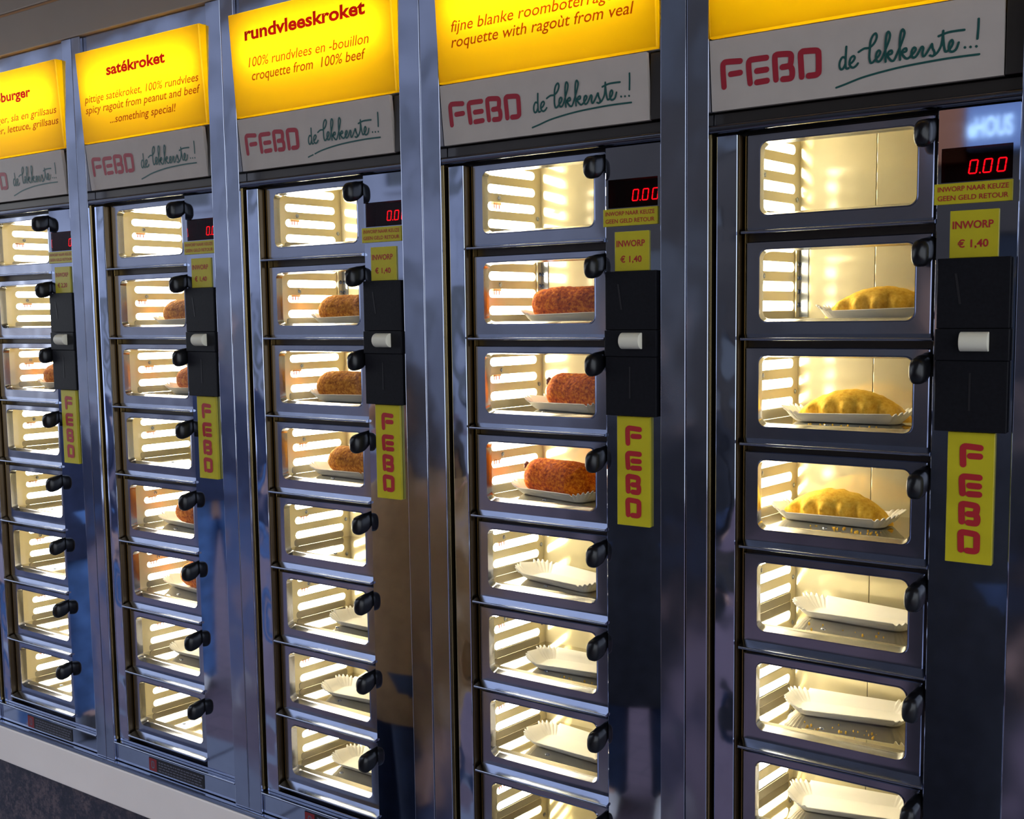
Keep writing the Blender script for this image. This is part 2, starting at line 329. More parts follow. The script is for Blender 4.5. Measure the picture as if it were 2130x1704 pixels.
me['pane'] = MB().rings([rr(wx0-.001, wx1+.001, wz0-.001, wz1+.001, .011, -.0028), rr(wx0-.001, wx1+.001, wz0-.001, wz1+.001, .011, -.0012)], True, True, True).mesh('window_pane', 'glass')
# knob: thumb lever that swells downward and forward
kb = MB(); rings = []
base = Vector((.2385, -.0150, -.0010)); tip = Vector((.2310, -.0640, -.0150))
for i in range(15):
    t = i/14.0; ax = base.lerp(tip, t) + Vector((0, 0, -.004*math.sin(t*PI)))
    g = (.62+.38*min(1, t*2.2)) * (1.0 if t < .72 else math.sqrt(max(0.0, 1-((t-.72)/.281)**2)))
    ra, rb = .0112*g, .0180*g
    sg = lambda v: math.copysign(abs(v)**.72, v)
    rings.append([(ax.x+ra*sg(math.cos(2*PI*k/24)), ax.y, ax.z+rb*sg(math.sin(2*PI*k/24))) for k in range(24)])
kb.rings(rings, True, True, True)
me['knob'] = kb.mesh('knob', 'knob', 50)
me['knob_washer'] = MB().rings([[(.2375+.0030*g*math.cos(2*PI*k/16)+.0, y, -.001+.012*g*math.sin(2*PI*k/16)) for k in range(16)] for y, g in ((-.0162, 1.0), (-.0185, 1.0), (-.0185, .6))], True, False, True).mesh('knob_base', 'steel_rail', True)
# shelf; the slotted side wall runs obliquely from behind the door stile to the back corner
WX = lambda y: -.0385+.175*y
sh_ = MB(); zs = 0.0
sh_.rings([[(WX(.0200), .0200, z), (.2620, .0200, z), (.2620, .1835, z), (WX(.1835), .1835, z)] for z in (-.0030, 0.0)], True, True, True)
me['shelf'] = sh_.mesh('shelf', 'shelf')
me['lip'] = MB().rings([[(x, y, z) for (y, z) in ((.0200, 0.0), (.0040, -.0085), (.0040, -.0115), (.0200, -.0030))] for x in (-.0360, .2620)], True, True, True).mesh('shelf_lip', 'lip_steel')
me['support'] = MB().rings([[(WX(a)+dx, a, q) for _, a, q in rrect(.040, .166, .0003, .0150, .005, 0, 3, 'yz')] for dx in (.0002, .0014)], True, True, True).mesh('shelf_support', 'support')
def screw_mesh():
    m = MB(); m.rings([[(.0042*g*math.cos(2*PI*k/12), .0042*g*math.sin(2*PI*k/12), z) for k in range(12)] for g, z in ((1, 0), (1, .0006), (.8, .0014), (.35, .0017))], True, False, True)
    return m.mesh('screw', 'steel_rail', True)
me['screw'] = screw_mesh()
# slotted wall
sw = MB(); xs0, xs1 = -.0018, .0; pz = PR/5
for i in range(-2, 40):
    zt = -.0010-i*pz+.0075; zb = zt-pz
    s1 = -.0090-i*pz; s0 = s1-.0158
    if zb < -1.215: break
    oA = [q for q in rrect(.001, .1835, zb, zt, .0002, 0, 4, 'yz')]
    rings = []
    for X, rg in ((xs1, 0), (xs1, 1), (xs0, 1), (xs0, 0), (xs1, 0)):
        rings.append([(WX(a)+X, a, b) for _, a, b in (rrect(.001, .1835, zb, zt, .0002, 0, 4, 'yz') if rg == 0 else rrect(.044, .168, s0, s1, .0078, 0, 4, 'yz'))])
    sw.rings(rings)
me['slotted'] = sw.mesh('slotted_wall', 'slots')
me['right_wall'] = MB().box(.2620, .2640, .0017, .1835, -1.212, .06).mesh('side_wall', 'liner')
me['back_a'] = MB().bevel_box(-.0085, .1145, .1835, .1865, -1.212, .06, .0006).mesh('back_panel', 'liner')
me['back_b'] = MB().bevel_box(.1155, .2640, .1835, .1865, -1.212, .06, .0006).mesh('back_panel', 'liner')
me['rear'] = MB().box(-.1000, .3800, .2210, .2260, -1.290, .39).mesh('rear_cover', 'dark_steel')
me['top_liner'] = MB().box(-.0400, .2640, .002, .1835, .0565, .0600).mesh('top_liner', 'liner')
me['bracket'] = MB().bevel_box(-.0080, -.0052, .1690, .1830, -.098, .012, .0004).mesh('bracket', 'slots', True)
me['bracket_b'] = MB().bevel_box(-.0060, .0100, .1815, .1833, -.098, .012, .0004).mesh('bracket', 'steel_rail', True)
# lamp duct behind the slots
du = MB(); du.box(-.0640, -.0620, .0020, .2200, -1.215, .06); du.box(-.0620, -.0090, .2180, .2200, -1.215, .06); du.box(-.0620, -.0400, .0020, .0040, -1.215, .06)
du.box(-.0640, -.0090, .0020, .2200, .0605, .0625); du.box(-.0640, -.0090, .0020, .2200, -1.2175, -1.2155)
du.box(-.0610, -.0090, .1868, .1885, -1.215, .06)
me['duct'] = du.mesh('lamp_duct', 'duct')
me['lamp'] = MB().bevel_box(-.0600, -.0510, .0250, .1800, -1.205, .052, .002).mesh('light_panel', 'light', True)
tb = MB().bevel_box(-.0380, -.0320, .052, .078, -.0440, -.0385, .0006)
me['terminal'] = tb.mesh('terminal_block', 'terminal', True)
wr = MB()
for y in (.057, .064, .073):
    wr.bevel_box(-.0360, -.0340, y, y+.0022, -.0510, -.0440, .0005)
me['wires'] = wr.mesh('wires', 'wire', True)
# coin panel with the display opening
px0, px1, pz0, pz1 = .2474, RX-.0012, -1.2365, .0170
dx0, dx1, dz0, dz1 = .2525, .3385, -.0785, -.0340
cp = MB()
cp.rings([rrect(px0, px1, pz0, pz1, .0012, -.004, 2), rrect(px0, px1, pz0, pz1, .0012, -.0292, 2), rrect(px0+.0009, px1-.0009, pz0+.0009, pz1-.0009, .0010, -.0300, 2),
          rrect(dx0, dx1, dz0, dz1, .0006, -.0300, 2), rrect(dx0, dx1, dz0, dz1, .0006, -.0270, 2)])
me['coin_panel'] = cp.mesh('coin_panel', 'steel', True)
hb = MB(); hb.rings([rrect(dx0, dx1+.002, dz0, dz1, .0005, -.0268, 1), rrect(dx0, dx1+.002, dz0, dz1, .0005, -.0024, 1)], True, False, True)
me['housing'] = hb.mesh('display_housing', 'void')
me['smoke'] = MB().box(dx0, dx1, -.0288, -.0280, dz0, dz1).mesh('display_window', 'smoked')
dg = MB()
segs = {'a': ((0, 1), (1, 1)), 'b': ((1, 1), (1, .5)), 'c': ((1, .5), (1, 0)), 'd': ((1, 0), (0, 0)), 'e': ((0, 0), (0, .5)), 'f': ((0, .5), (0, 1))}
for i, xo in enumerate((.2815, .2990, .3160)):
    for k, (a, b) in segs.items():
        w, h, z0 = .0092, .0170, -.0655
        P = [(xo+p[0]*w+p[1]*.0022, z0+p[1]*h) for p in (a, b)]
        P = [(P[0][0]+(P[1][0]-P[0][0])*t, P[0][1]+(P[1][1]-P[0][1])*t) for t in (.12, .88)]
        ribbon(dg, P, .0017, lambda x, z: (x, -.0032, z))
dg.box(.2946, .2962, -.0040, -.0032, -.0662, -.0646)
me['digits'] = dg.mesh('display_digits', 'led')
def panel_plate(x0, x1, z0, z1, th, name, mat='yellow', y=-.0301): return MB().bevel_box(x0, x1, y-th, y, z0, z1, .0006).mesh(name, mat, True)
me['instr'] = panel_plate(.2450, .3400, -.1070, -.0800, .0035, 'instruction_plate')
plp = lambda y: (lambda x, z: (x, y, z))
me['instr_t1'] = text_mesh('lettering', 'INWORP NAAR KEUZE', .2495, .3350, -.0905, .0066, plp(-.0336), 'red', bold=.012)
me['instr_t2'] = text_mesh('lettering', 'GEEN GELD RETOUR', .2495, .3350, -.1022, .0066, plp(-.0336), 'red', bold=.012)
me['price'] = panel_plate(.2655, .3250, -.1775, -.1160, .0035, 'price_plate')
me['price_t1'] = text_mesh('lettering', 'INWORP', .2690, .3185, -.1395, .0100, plp(-.0336), 'red', bold=.02)
me['price_140'] = text_mesh('lettering', '€ 1,40', .2755, .3130, -.1640, .0100, plp(-.0336), 'red', bold=.02)
me['price_220'] = text_mesh('lettering', '€ 2,20', .2755, .3130, -.1640, .0100, plp(-.0336), 'red', bold=.02)
cb = MB()
cb.bevel_box(.2530, .3420, -.0430, -.0301, -.2700, -.1780, .0012); cb.bevel_box(.2520, .3430, -.0450, -.0301, -.3120, -.2702, .0015); cb.bevel_box(.2530, .3420, -.0430, -.0301, -.4060, -.3122, .0012)
me['coin_box'] = cb.mesh('coin_box', 'black', True)
me['slot_a'] = MB().rings([[(x, y, z) for x, z in ((.2745, -.1980), (.2775, -.1980), (.2835, -.2380), (.2805, -.2380))] for y in (-.0434, -.0431)], True, True, True).mesh('coin_slot', 'void')
me['slot_b'] = MB().box(.2950, .2975, -.0434, -.0431, -.3780, -.3280).mesh('coin_slot', 'void')
bt = MB(); rings = []
for x, g in ((.2835, .93), (.2842, 1.0), (.3180, 1.0), (.3187, .93)):
    rings.append([(x, -.0450-.0140*g*math.sin(PI*k/14), -.2870+.0128*g*math.cos(PI*k/14)) for k in range(15)])
bt.rings(rings, True, True, True)
me['button'] = bt.mesh('push_button', 'cream_button', 40)
me['vsign'] = MB().bevel_box(.2700, .3280, -.0372, -.0301, -.5830, -.4070, .0008).mesh('vertical_sign', 'yellow', True)
FZ = lambda p: (p[0], p[1]+.009*(p[0]+.07)/.39)        # straighten the traced strokes
vl = MB()
lx = {'F': (-.0502, .0831), 'E': (-.0108, .0831), 'B': (.0276, .0820), 'O': (.0650, .0800)}
for i, ch in enumerate('FEBO'):
    ox, oz = lx[ch]
    for s in FEBO[ch]:
        pts = [(.2895+(p[0]-ox)*.80, -.4507-i*.0383+(p[1]-oz)*.72) for p in s]
        ribbon(vl, pts, .0082, plp(-.0373), 3)
me['vlet'] = vl.mesh('lettering', 'red')
# white brand sign (leans out at the top)
wz = lambda z: -.0300-(z-.050)/.1*.0110
ws = MB()
ws.rings([[(x, wz(z)+dy, z) for x, z, dy in ((LX+.0010, .0515, 0), (.3250, .0515, 0), (.3250, .1515, 0), (LX+.0010, .1515, 0))],
          [(x, wz(z)+.0085, z) for x, z in ((LX+.0010, .0515), (.3250, .0515), (.3250, .1515), (LX+.0010, .1515))]], True, True, True)
me['wsign'] = ws.mesh('brand_sign', 'sign_white')
wp = lambda x, z: (x, wz(z), z)
lr = MB()
for ch in 'FEBO':
    for s in FEBO[ch]: ribbon(lr, [FZ(p) for p in s], .0082, wp, 4)
me['logo'] = lr.mesh('logo_lettering', 'logo_red')
lg = MB()
for k, s in enumerate(SCRIPT): ribbon(lg, [FZ(p) for p in s], .0030 if k < len(SCRIPT)-1 else .0027, wp, 5)
me['script'] = lg.mesh('script_lettering', 'green')
lg = MB()
for k, s in enumerate(SCRIPT[:-1]): ribbon(lg, [FZ(p) for p in s], .0030, wp, 5)
u_ = [FZ(p) for p in SCRIPT[-1]]
ribbon(lg, u_[:2], .0027, wp); ribbon(lg, [((u_[1][0]*.75+u_[2][0]*.25), (u_[1][1]*.75+u_[2][1]*.25))]+u_[2:], .0027, wp)
me['script_gap'] = lg.mesh('script_lettering', 'green')
me['sign_end'] = MB().bevel_box(.3262, RX-.0008, -.030, -.004, .0515, .1515, .001).mesh('sign_end_plate', 'dark_steel', True)
# yellow light box: wedge shell with translucent walls and a tube inside
yz = lambda z: -.0440-(z-.154)/.198*.0130
bx0, bx1 = -.0690, .3440
lb = MB()
def yring(inset, dy): return [(x, yz(z)+dy, z) for x, z in ((bx0+inset, .1545+inset), (bx1-inset, .1545+inset), (bx1-inset, .3505-inset), (bx0+inset, .3505-inset))]
lb.rings([[(p[0], -.0345, p[2]) for p in yring(0, 0)], yring(0, .0022), yring(.0016, 0)], True, False, True)
me['lightbox'] = lb.mesh('light_box', 'sheet', True)
me['lbback'] = MB().box(bx0, bx1, -.0060, -.0040, .1545, .3505).mesh('light_box_back', 'duct')
ls = MB()
ls.box(bx0, bx0+.002, -.0344, -.0062, .1545, .3505); ls.box(bx1-.002, bx1, -.0344, -.0062, .1545, .3505)
ls.box(bx0, bx1, -.0344, -.0062, .3485, .3505); ls.box(bx0, bx1, -.0344, -.0062, .1545, .1565)
me['lbside'] = ls.mesh('light_box_casing', 'duct')
tu = MB(); tu.rings([[(x, -.0200+.0075*math.cos(2*PI*k/12), .2780+.0075*math.sin(2*PI*k/12)) for k in range(12)] for x in (bx0+.03, bx1-.03)], True, True, True)
me['tube'] = tu.mesh('lamp_tube', 'tube', True)
yp = lambda x, z: (x, yz(z), z)
me['dplate'] = MB().bevel_box(.0520, .2420, -.0376, -.0361, -1.2860, -1.2545, .0004).mesh('data_plate', 'void', True)
me['dred'] = MB().box(.0530, .0800, -.0379, -.0377, -1.2850, -1.2555).mesh('red_square', 'dim_red')
dl = MB(); rnd = random.Random(3)
for z in (-1.2600, -1.2665, -1.2730, -1.2795):
    x = .0870
    while x < .232:
        w = rnd.uniform(.004, .012); dl.box(x, x+w, -.0379, -.0377, z-.0017, z+.0011); x += w+.0025
dl.rings([rrect(.0610, .0720, -1.2790, -1.2610, .004, -.0380, 3), rrect(.0640, .0690, -1.2760, -1.2640, .002, -.0380, 3)])
me['dtext'] = dl.mesh('lettering', 'dim_print')
TITLES = {0: [('feboburger', .0330, .2374, .2820, .0215, 1), ('burger, sla en grillsaus', .0450, .3305, .2335, .0165, 0), ('burger, lettuce, grillsaus', .0250, .3341, .2092, .0165, 0)],
          1: [('satékroket', .0361, .2335, .2905, .0225, 1), ('pittige satékroket, 100% rundvlees', -.0500, .3314, .2401, .0165, 0), ('spicy ragoùt from peanut and beef', -.0500, .3339, .2170, .0165, 0), ('...something special!', .0327, .2540, .1890, .0165, 0)],
          2: [('rundvleeskroket', -.0265, .2846, .2970, .0240, 1), ('100% rundvlees en -bouillon', -.0215, .2887, .2457, .0185, 0), ('croquette from  100% beef', -.0148, .2794, .2200, .0185, 0)],
          3: [('fijne blanke roomboterragoùt', -.0363, .3012, .2354, .0185, 0), ('roquette with ragoùt from veal', -.0378, .3080, .2100, .0185, 0)]}
CAB_LABEL = {-1: 'steel hatch cabinet cut off beyond the left edge, only its right pillar showing',
             0: 'steel hatch cabinet at far left under the burger light box',
             1: 'steel hatch cabinet under the satékroket light box',
             2: 'steel hatch cabinet under the rundvleeskroket light box',
             3: 'steel hatch cabinet under the ragoùt from veal light box, holding red-brown croquettes',
             4: 'rightmost full steel hatch cabinet, holding golden pastries and empty trays',
             5: 'steel hatch cabinet cut off beyond the right edge'}
for c in range(-1, 6):
    X0 = .5*c+SHIFT[c]
    cab = thing('vending_cabinet', CAB_LABEL[c], 'vending machine', (X0, 0, 0), 'hatch cabinets set side by side in the wall')
    def P(name, key, par=cab, loc=(0, 0, 0), rot=(0, 0, 0)): return link(name, me[key], par, loc, rot)
    sl_ = (SHIFT.get(c-1, 0.0)-SHIFT[c])/2; sr_ = (SHIFT.get(c+1, 0.0)-SHIFT[c])/2
    link('pillar', pil(-.1074+sl_, LX), cab); link('pillar', pil(RX, .3914+sr_), cab)
    for k in ('edge_a', 'edge_b', 'edge_c'): P('edge_trim', k)
    P('side_strip', 'strip'); P('front_frame', 'frame'); P('header_rail', 'rail'); P('header_plate', 'rail_plate')
    P('fascia_plate', 'fascia'); P('sill', 'sill'); P('sill_plate', 'sill_plate'); P('kick_plate', 'kick')
    P('sign_end_plate', 'sign_end')
    w = P('brand_sign', 'wsign'); w['label'] = 'off-white brand sign with red and green lettering'
    P('logo_lettering', 'logo', w); P('script_lettering', 'script_gap' if c == 2 else 'script', w)
    lb_ = P('light_box', 'lightbox'); lb_['label'] = 'glowing yellow light box'
    P('light_box_back', 'lbback', lb_); P('light_box_casing', 'lbside', lb_); P('lamp_tube', 'tube', lb_)
    for body, x0, x1, z, h, b in TITLES.get(c, []):
        link('title_lettering' if b else 'text_lettering', text_mesh('lettering', body, x0, x1, z, h, yp, 'title_red' if b else 'body_red', bold=.035 if b else .006, shear=.05 if b else .22), lb_)
    cpn = P('coin_panel', 'coin_panel')
    P('display_housing', 'housing', cpn); P('display_digits', 'digits', cpn); P('display_window', 'smoke', cpn)
    ip = P('instruction_plate', 'instr'); P('lettering', 'instr_t1', ip); P('lettering', 'instr_t2', ip)
    pp_ = P('price_plate', 'price'); P('lettering', 'price_t1', pp_); P('lettering', 'price_220' if c == 0 else 'price_140', pp_)
    cbx = P('coin_box', 'coin_box'); P('coin_slot', 'slot_a', cbx); P('coin_slot', 'slot_b', cbx); P('push_button', 'button', cbx)
    vs_ = P('vertical_sign', 'vsign'); P('lettering', 'vlet', vs_)
    dp = P('data_plate', 'dplate'); P('red_square', 'dred', dp); P('lettering', 'dtext', dp)
    swl = P('slotted_wall', 'slotted'); P('side_wall', 'right_wall'); P('back_panel', 'back_a'); P('back_panel', 'back_b'); P('top_liner', 'top_liner'); P('rear_cover', 'rear')
    dct = P('lamp_duct', 'duct'); P('light_panel', 'lamp', dct)
    for r in range(NR):
        dr = P('hatch_door', 'door', cab, (0, 0, T(r)))
        P('window_pane', 'pane', dr); P('knob', 'knob', dr); P('knob_base', 'knob_washer', dr)
        P('ledge', 'ledge', cab, (0, 0, T(r)-.1285 + .0025))
        sf = P('shelf', 'shelf', cab, (0, 0, T(r)-.1030)); P('screw', 'screw', sf, (.085, .040, .0)); P('shelf_lip', 'lip', sf); P('shelf_support', 'support', sf)
        if c <= 4:
            tb_ = P('terminal_block', 'terminal', dct, (0, .004*((r*7+c) % 4), T(r))); P('wires', 'wires', dct, (0, .004*((r*7+c) % 4), T(r)))
            P('screw', 'screw', swl, (WX(.073)+.0002, .073, T(r)-.0325), (0, PI/2, 0)); P('screw', 'screw', swl, (WX(.175)+.0002, .175, T(r)-.0640), (0, PI/2, 0))
            if r == 1:
                P('bracket', 'bracket', cab, (0, 0, T(r))); P('bracket', 'bracket_b', cab, (0, 0, T(r)))
                for zz in (-.012, -.034, -.056, -.078): P('screw', 'screw', swl, (-.0052, .176, T(r)+zz), (0, PI/2, 0))

# ================================================================== FOOD AND TRAYS
def tray_mesh(L_=.196, Wd=.094, h=.0158):
    """long paperboard tray: flat base, sides flared out, fluted round corners"""
    m = MB(); N = 96
    def outline(hl, hw, r, amp):
        out = []
        per = []
        corners = ((hl-r, hw-r, 0), (-(hl-r), hw-r, 90), (-(hl-r), -(hw-r), 180), (hl-r, -(hw-r), 270))
        for cx, cy, a0 in corners:
            for i in range(24):
                a = math.radians(a0+90*i/23); fl = 1+amp*(1 if i % 4 < 2 else -1)
                out.append((cx+r*fl*math.cos(a), cy+r*fl*math.sin(a)))
        return out
    rings = []
    for hl, hw, r, amp, z in ((.0, .0, .0, 0, .0008), (L_/2-.022, Wd/2-.018, .016, 0, .0008), (L_/2-.020, Wd/2-.0165, .017, .01, .0015),
                              (L_/2-.011, Wd/2-.009, .024, .03, h*.55), (L_/2-.0035, Wd/2-.003, .030, .045, h*.93), (L_/2, Wd/2, .032, .05, h)):
        if hl == 0: continue
        rg = []
        for i, (x, y) in enumerate(outline(hl, hw, r, amp)):
            lift = 0.0
            if z > .005: lift = .0016*(1 if i % 4 < 2 else -1)
            lift += .006*max(0, abs(x)/(L_/2)-.75)*4*(z/h)
            rg.append((x, y, z+lift))
        rings.append(rg)
    th = .0009
    inner = [[(p[0]*.992, p[1]*.985, p[2]+th) for p in rg] for rg in rings]
    m.rings(rings+inner[::-1], True, True, True)
    return m.mesh('paper_tray', 'paper', 60)
me['tray'] = tray_mesh()
def croq_mesh(seed, mat, hl=.079, r=.0315):
    m = MB(); rings = []; nl, nr = 70, 56
    for i in range(nl+1):
        t = -1+2*i/nl; a = abs(t)
        prof = (1-a**5.5)**.5 if a < 1 else 0.0
        rg = []
        for k in range(nr):
            th = 2*PI*k/nr; p = Vector((t*hl, r*prof*math.cos(th), r*prof*math.sin(th)))
            n = noise.fractal(p*130+Vector((seed*7, 0, 0)), .8, 2.1, 4)*.0011 + noise.noise(p*30+Vector((0, seed*5, 0)))*.0022
            q = p+(Vector((t*.4, math.cos(th), math.sin(th))).normalized())*n
            q.z = max(q.z, -r*.93)
            rg.append((q.x, q.y, q.z+r*.93))
        rings.append(rg)
    m.rings(rings, True, True, True)
    return m.mesh('croquette', mat, 70)
def pastry_mesh(seed):
    """half-moon filled pastry, crimped along the front rim"""
    m = MB(); rings = []; nl, nr = 110, 40; hl = .088
    for i in range(nl+1):
        t = -1+2*i/nl; a = abs(t)
        w = .037*max(0.0, 1-a**1.9)**.7+.001; h = .046*max(0.0, 1-a**2.0)**.8+.0015
        rg = []
        for k in range(nr):
            th = 2*PI*k/nr; cy, cz = math.cos(th), math.sin(th)
            y = -w*(abs(cy)**.85)*(1 if cy > 0 else -1); z = h*(max(cz, 0)**.8) if cz > 0 else .0015*cz
            front = max(0.0, cy)
            if cz > -.2:
                d_ = .5+.5*math.cos(t*PI*6.0+seed*.6)
                rim = math.exp(-((z-.017)/.011)**2)*front*min(1, (1-a)*6)
                y -= (.0165*d_-.0085)*rim; z += .0050*(d_-.5)*rim
            y *= .74+.26*min(1, max(0, z)/.020)
            n = noise.noise(Vector((t*8, th*1.5, seed*3)))*.0016 + noise.noise(Vector((t*50, y*600, z*600)))*.0004
            rg.append((t*hl, y+n, max(0.0, z+n)))
        rings.append(rg)
    m.rings(rings, True, True, True)
    return m.mesh('cheese_pastry', 'pastry', 70)
me['croq'] = {('red', 0): croq_mesh(1, 'crust_red'), ('red', 1): croq_mesh(4, 'crust_red', .080, .033), ('gold', 0): croq_mesh(2, 'crust_gold', .078, .030), ('orange', 0): croq_mesh(3, 'crust_orange', .076, .031)}
me['pastry'] = [pastry_mesh(1), pastry_mesh(2), pastry_mesh(3)]
bn = MB()
for i in range(7):
    q = Vector((R.uniform(-.004, .004), R.uniform(-.004, .004), R.uniform(-.004, .004)))
    bn.rings([[(q.x+.0035*math.sin(p)*math.cos(2*PI*k/8), q.y+.0035*math.sin(p)*math.sin(2*PI*k/8), q.z+.0035*math.cos(p)) for k in range(8)] for p in (.01, .8, 1.6, 2.4, 3.13)])
me['burst'] = bn.mesh('burst_filling', 'burnt', True)
ORD = {0: 'top', 1: 'second', 2: 'third', 3: 'fourth', 4: 'fifth', 5: 'sixth', 6: 'seventh', 7: 'bottom'}
CN = {0: 'burger', 1: 'satékroket', 2: 'rundvleeskroket', 3: 'ragoùt from veal', 4: 'rightmost'}
def where(c, r): return '%s hatch down %s' % (ORD[r], 'in the rightmost full cabinet' if c == 4 else 'under the %s sign' % CN[c])
def put(me_, name, c, r, x, y, deg, label, cat, group, dz=0.0, tilt=0.0):
    o = link(name, me_, None, (.5*c+SHIFT[c]+x, y, T(r)-.1030+.0002+dz), (0, tilt, math.radians(deg)))
    return tag(o, label, cat, group)
TRAYS = [(4, 4, .118, .112, -4), (4, 5, .106, .115, 10), (4, 6, .112, .115, 12), (4, 1, .150, .110, 0), (4, 2, .100, .105, 4), (4, 3, .086, .100, -3),
         (3, 4, .105, .075, -12), (3, 5, .135, .075, 5), (3, 6, .118, .085, -4), (3, 1, .118, .095, -2), (3, 2, .120, .088, -14), (3, 3, .094, .080, -14),
         (2, 5, .150, .080, -2), (2, 6, .120, .085, 4), (2, 7, .135, .090, 0), (2, 1, .110, .095, 0), (2, 2, .115, .080, 0), (2, 3, .098, .085, -4),
         (1, 1, .105, .095, 0), (1, 2, .135, .095, 0), (1, 4, .090, .090, -6), (1, 5, .085, .100, -6), (1, 6, .118, .090, 0), (0, 2, .115, .095, 0)]
FOOD = [(4, 1, 'P', 0, .148, .108, 0), (4, 2, 'P', 1, .106, .105, 3), (4, 3, 'P', 2, .084, .100, -4),
        (3, 1, 'red', 0, .112, .095, -2), (3, 2, 'red', 1, .141, .085, -12), (3, 3, 'red', 1, .094, .080, -12),
        (2, 1, 'gold', 0, .095, .095, 0), (2, 2, 'gold', 0, .098, .080, 0), (2, 3, 'gold', 0, .116, .085, -4),
        (1, 1, 'gold', 0, .099, .095, 0), (1, 2, 'orange', 0, .135, .095, 0), (1, 4, 'orange', 0, .112, .090, -6), (1, 5, 'orange', 0, .107, .100, -6), (0, 2, 'orange', 0, .103, .090, 0)]
has = {(c, r) for c, r, *_ in FOOD}
for c, r, x, y, a in TRAYS:
    if (c, r) in has: lab = 'white paper tray under the food, %s' % where(c, r)
    else: lab = 'empty white fluted paper tray, %s' % where(c, r)
    put(me['tray'], 'paper_tray', c, r, x, y, a, lab, 'paper tray', 'paper trays in the hatches')
for c, r, kind, v, x, y, a in FOOD:
    if kind == 'P':
        put(me['pastry'][v], 'cheese_pastry', c, r, x, y, a, 'golden half-moon pastry with crimped rim, %s' % where(c, r), 'pastry', 'golden pastries on trays', .0026)
    else:
        word = {'red': 'red-brown', 'gold': 'golden-brown', 'orange': 'orange-brown'}[kind]
        o = put(me['croq'][(kind, v)], 'croquette', c, r, x, y, a, '%s crumbed croquette on a tray, %s' % (word, where(c, r)), 'croquette', 'crumbed croquettes on trays', .0026)
        if (c, r) in ((3, 2), (3, 3)): link('burst_filling', me['burst'], o, (-.080, -.004, .048))
# crumbs: nobody could count them
def crumbs(c, r, n, x0, x1, y0, y1, seed):
    rg = random.Random(seed); m = MB()
    for _ in range(n):
        x, y, s = rg.uniform(x0, x1), rg.uniform(y0, y1), rg.uniform(.0007, .0022)
        pts = [(x+s*math.cos(2*PI*k/5)*rg.uniform(.6, 1.2), y+s*math.sin(2*PI*k/5)*rg.uniform(.6, 1.2), 0) for k in range(5)]
        m.rings([pts, [(p[0]*.6+x*.4, p[1]*.6+y*.4, s*1.1) for p in pts]], True, True, True)
    o = link('crumbs', m.mesh('crumbs', 'pastry'), None, (.5*c+SHIFT[c], 0, T(r)-.1029))
    tag(o, 'golden crumbs scattered on the shelf, %s' % where(c, r), 'crumbs', kind='stuff')
crumbs(4, 2, 14, .06, .17, .024, .045, 1); crumbs(4, 3, 34, .05, .17, .024, .050, 2); crumbs(4, 4, 10, .05, .18, .026, .06, 3); crumbs(4, 5, 22, .05, .18, .026, .065, 4); crumbs(3, 5, 8, .12, .2, .024, .03, 5)

# ================================================================== STREET BEHIND THE CAMERA (the steel mirrors it)
def em(name, verts_faces, mat): return mesh_from(name, verts_faces.v, verts_faces.f, mat, False, 1.0)
MT['facade_dark'] = plain('dark_brown_facade', (.022, .015, .011), .7, var=.2, vscale=2)
MT['facade_pale'] = plain('pale_grey_facade', (.20, .21, .26), .7, var=.15, vscale=1.5)
MT['shop_glass'] = plain('shop_window_glass', (.02, .025, .035), .05)
MT['orange_wall'] = plain('orange_shop_wall', (.20, .065, .02), .6, var=.1)
MT['sign_lit'] = emit('lit_shop_fascia', (.10, .16, .32), .6)
MT['sign_lit2'] = emit('lit_shop_letters', (.55, .78, 1.0), 1.5)
ZS = ZG*S
def building(name_, label, x0, x1, y, h, mat, nwin, extra=None):
    t = tag(bpy.data.objects.new(name_, None), label, 'building'); C.objects.link(t); t.location = ((x0+x1)/2, y, ZS)
    w = (x1-x0)/2
    def pt(nm, mb, m): o = bpy.data.objects.new(nm, em(nm, mb, m)); C.objects.link(o); o.parent = t; return o
    pt('wall', MB().box(-w, w, -3, 0, 0, h), mat)
    for k in range(nwin):
        cx = -w+(k+.5)*2*w/nwin; ww = w/nwin*.62
        for z0, z1 in ((.5, 2.3), (3.3, 4.7), (5.7, 7.1)):
            if z1 > h-.3: continue
            fr = MB(); fr.rings([rrect(cx-ww, cx+ww, z0, z1, .01, .0, 1), rrect(cx-ww, cx+ww, z0, z1, .01, .05, 1), rrect(cx-ww+.07, cx+ww-.07, z0+.07, z1-.07, .01, .05, 1), rrect(cx-ww+.07, cx+ww-.07, z0+.07, z1-.07, .01, .01, 1)])
            f_ = pt('window', fr, mat); p_ = bpy.data.objects.new('pane', em('pane', MB().box(cx-ww+.07, cx+ww-.07, .012, .02, z0+.07, z1-.07), 'shop_glass')); C.objects.link(p_); p_.parent = f_
    pt('cornice', MB().box(-w-.05, w+.05, 0, .14, h-.2, h), mat)
    return t
bA = building('shop_building', 'dark brown shop building mirrored in the right-hand panels', -1.9, 5.5, -6.0, 11.0, 'facade_dark', 6)
building('row_building', 'pale low building down the street, mirrored in the left panels', -16, -4.2, -9.0, 8.0, 'facade_pale', 9)
fs = tag(bpy.data.objects.new('shop_fascia', em('shop_fascia', MB().bevel_box(.79, 1.12, -5.96, -5.86, .78, 1.06, .01), 'sign_lit')), 'pale blue lit shop fascia mirrored at the top of the rightmost coin panel', 'shop sign'); C.objects.link(fs)
cu = text_mesh('lettering', 'eHOUS', .80/S, 1.05/S, .86/S, .12/S, lambda x, z: (x, -5.855/S, z), 'sign_lit2', bold=.03, lift=0)
lt = bpy.data.objects.new('lettering', cu); C.objects.link(lt); lt.parent = fs
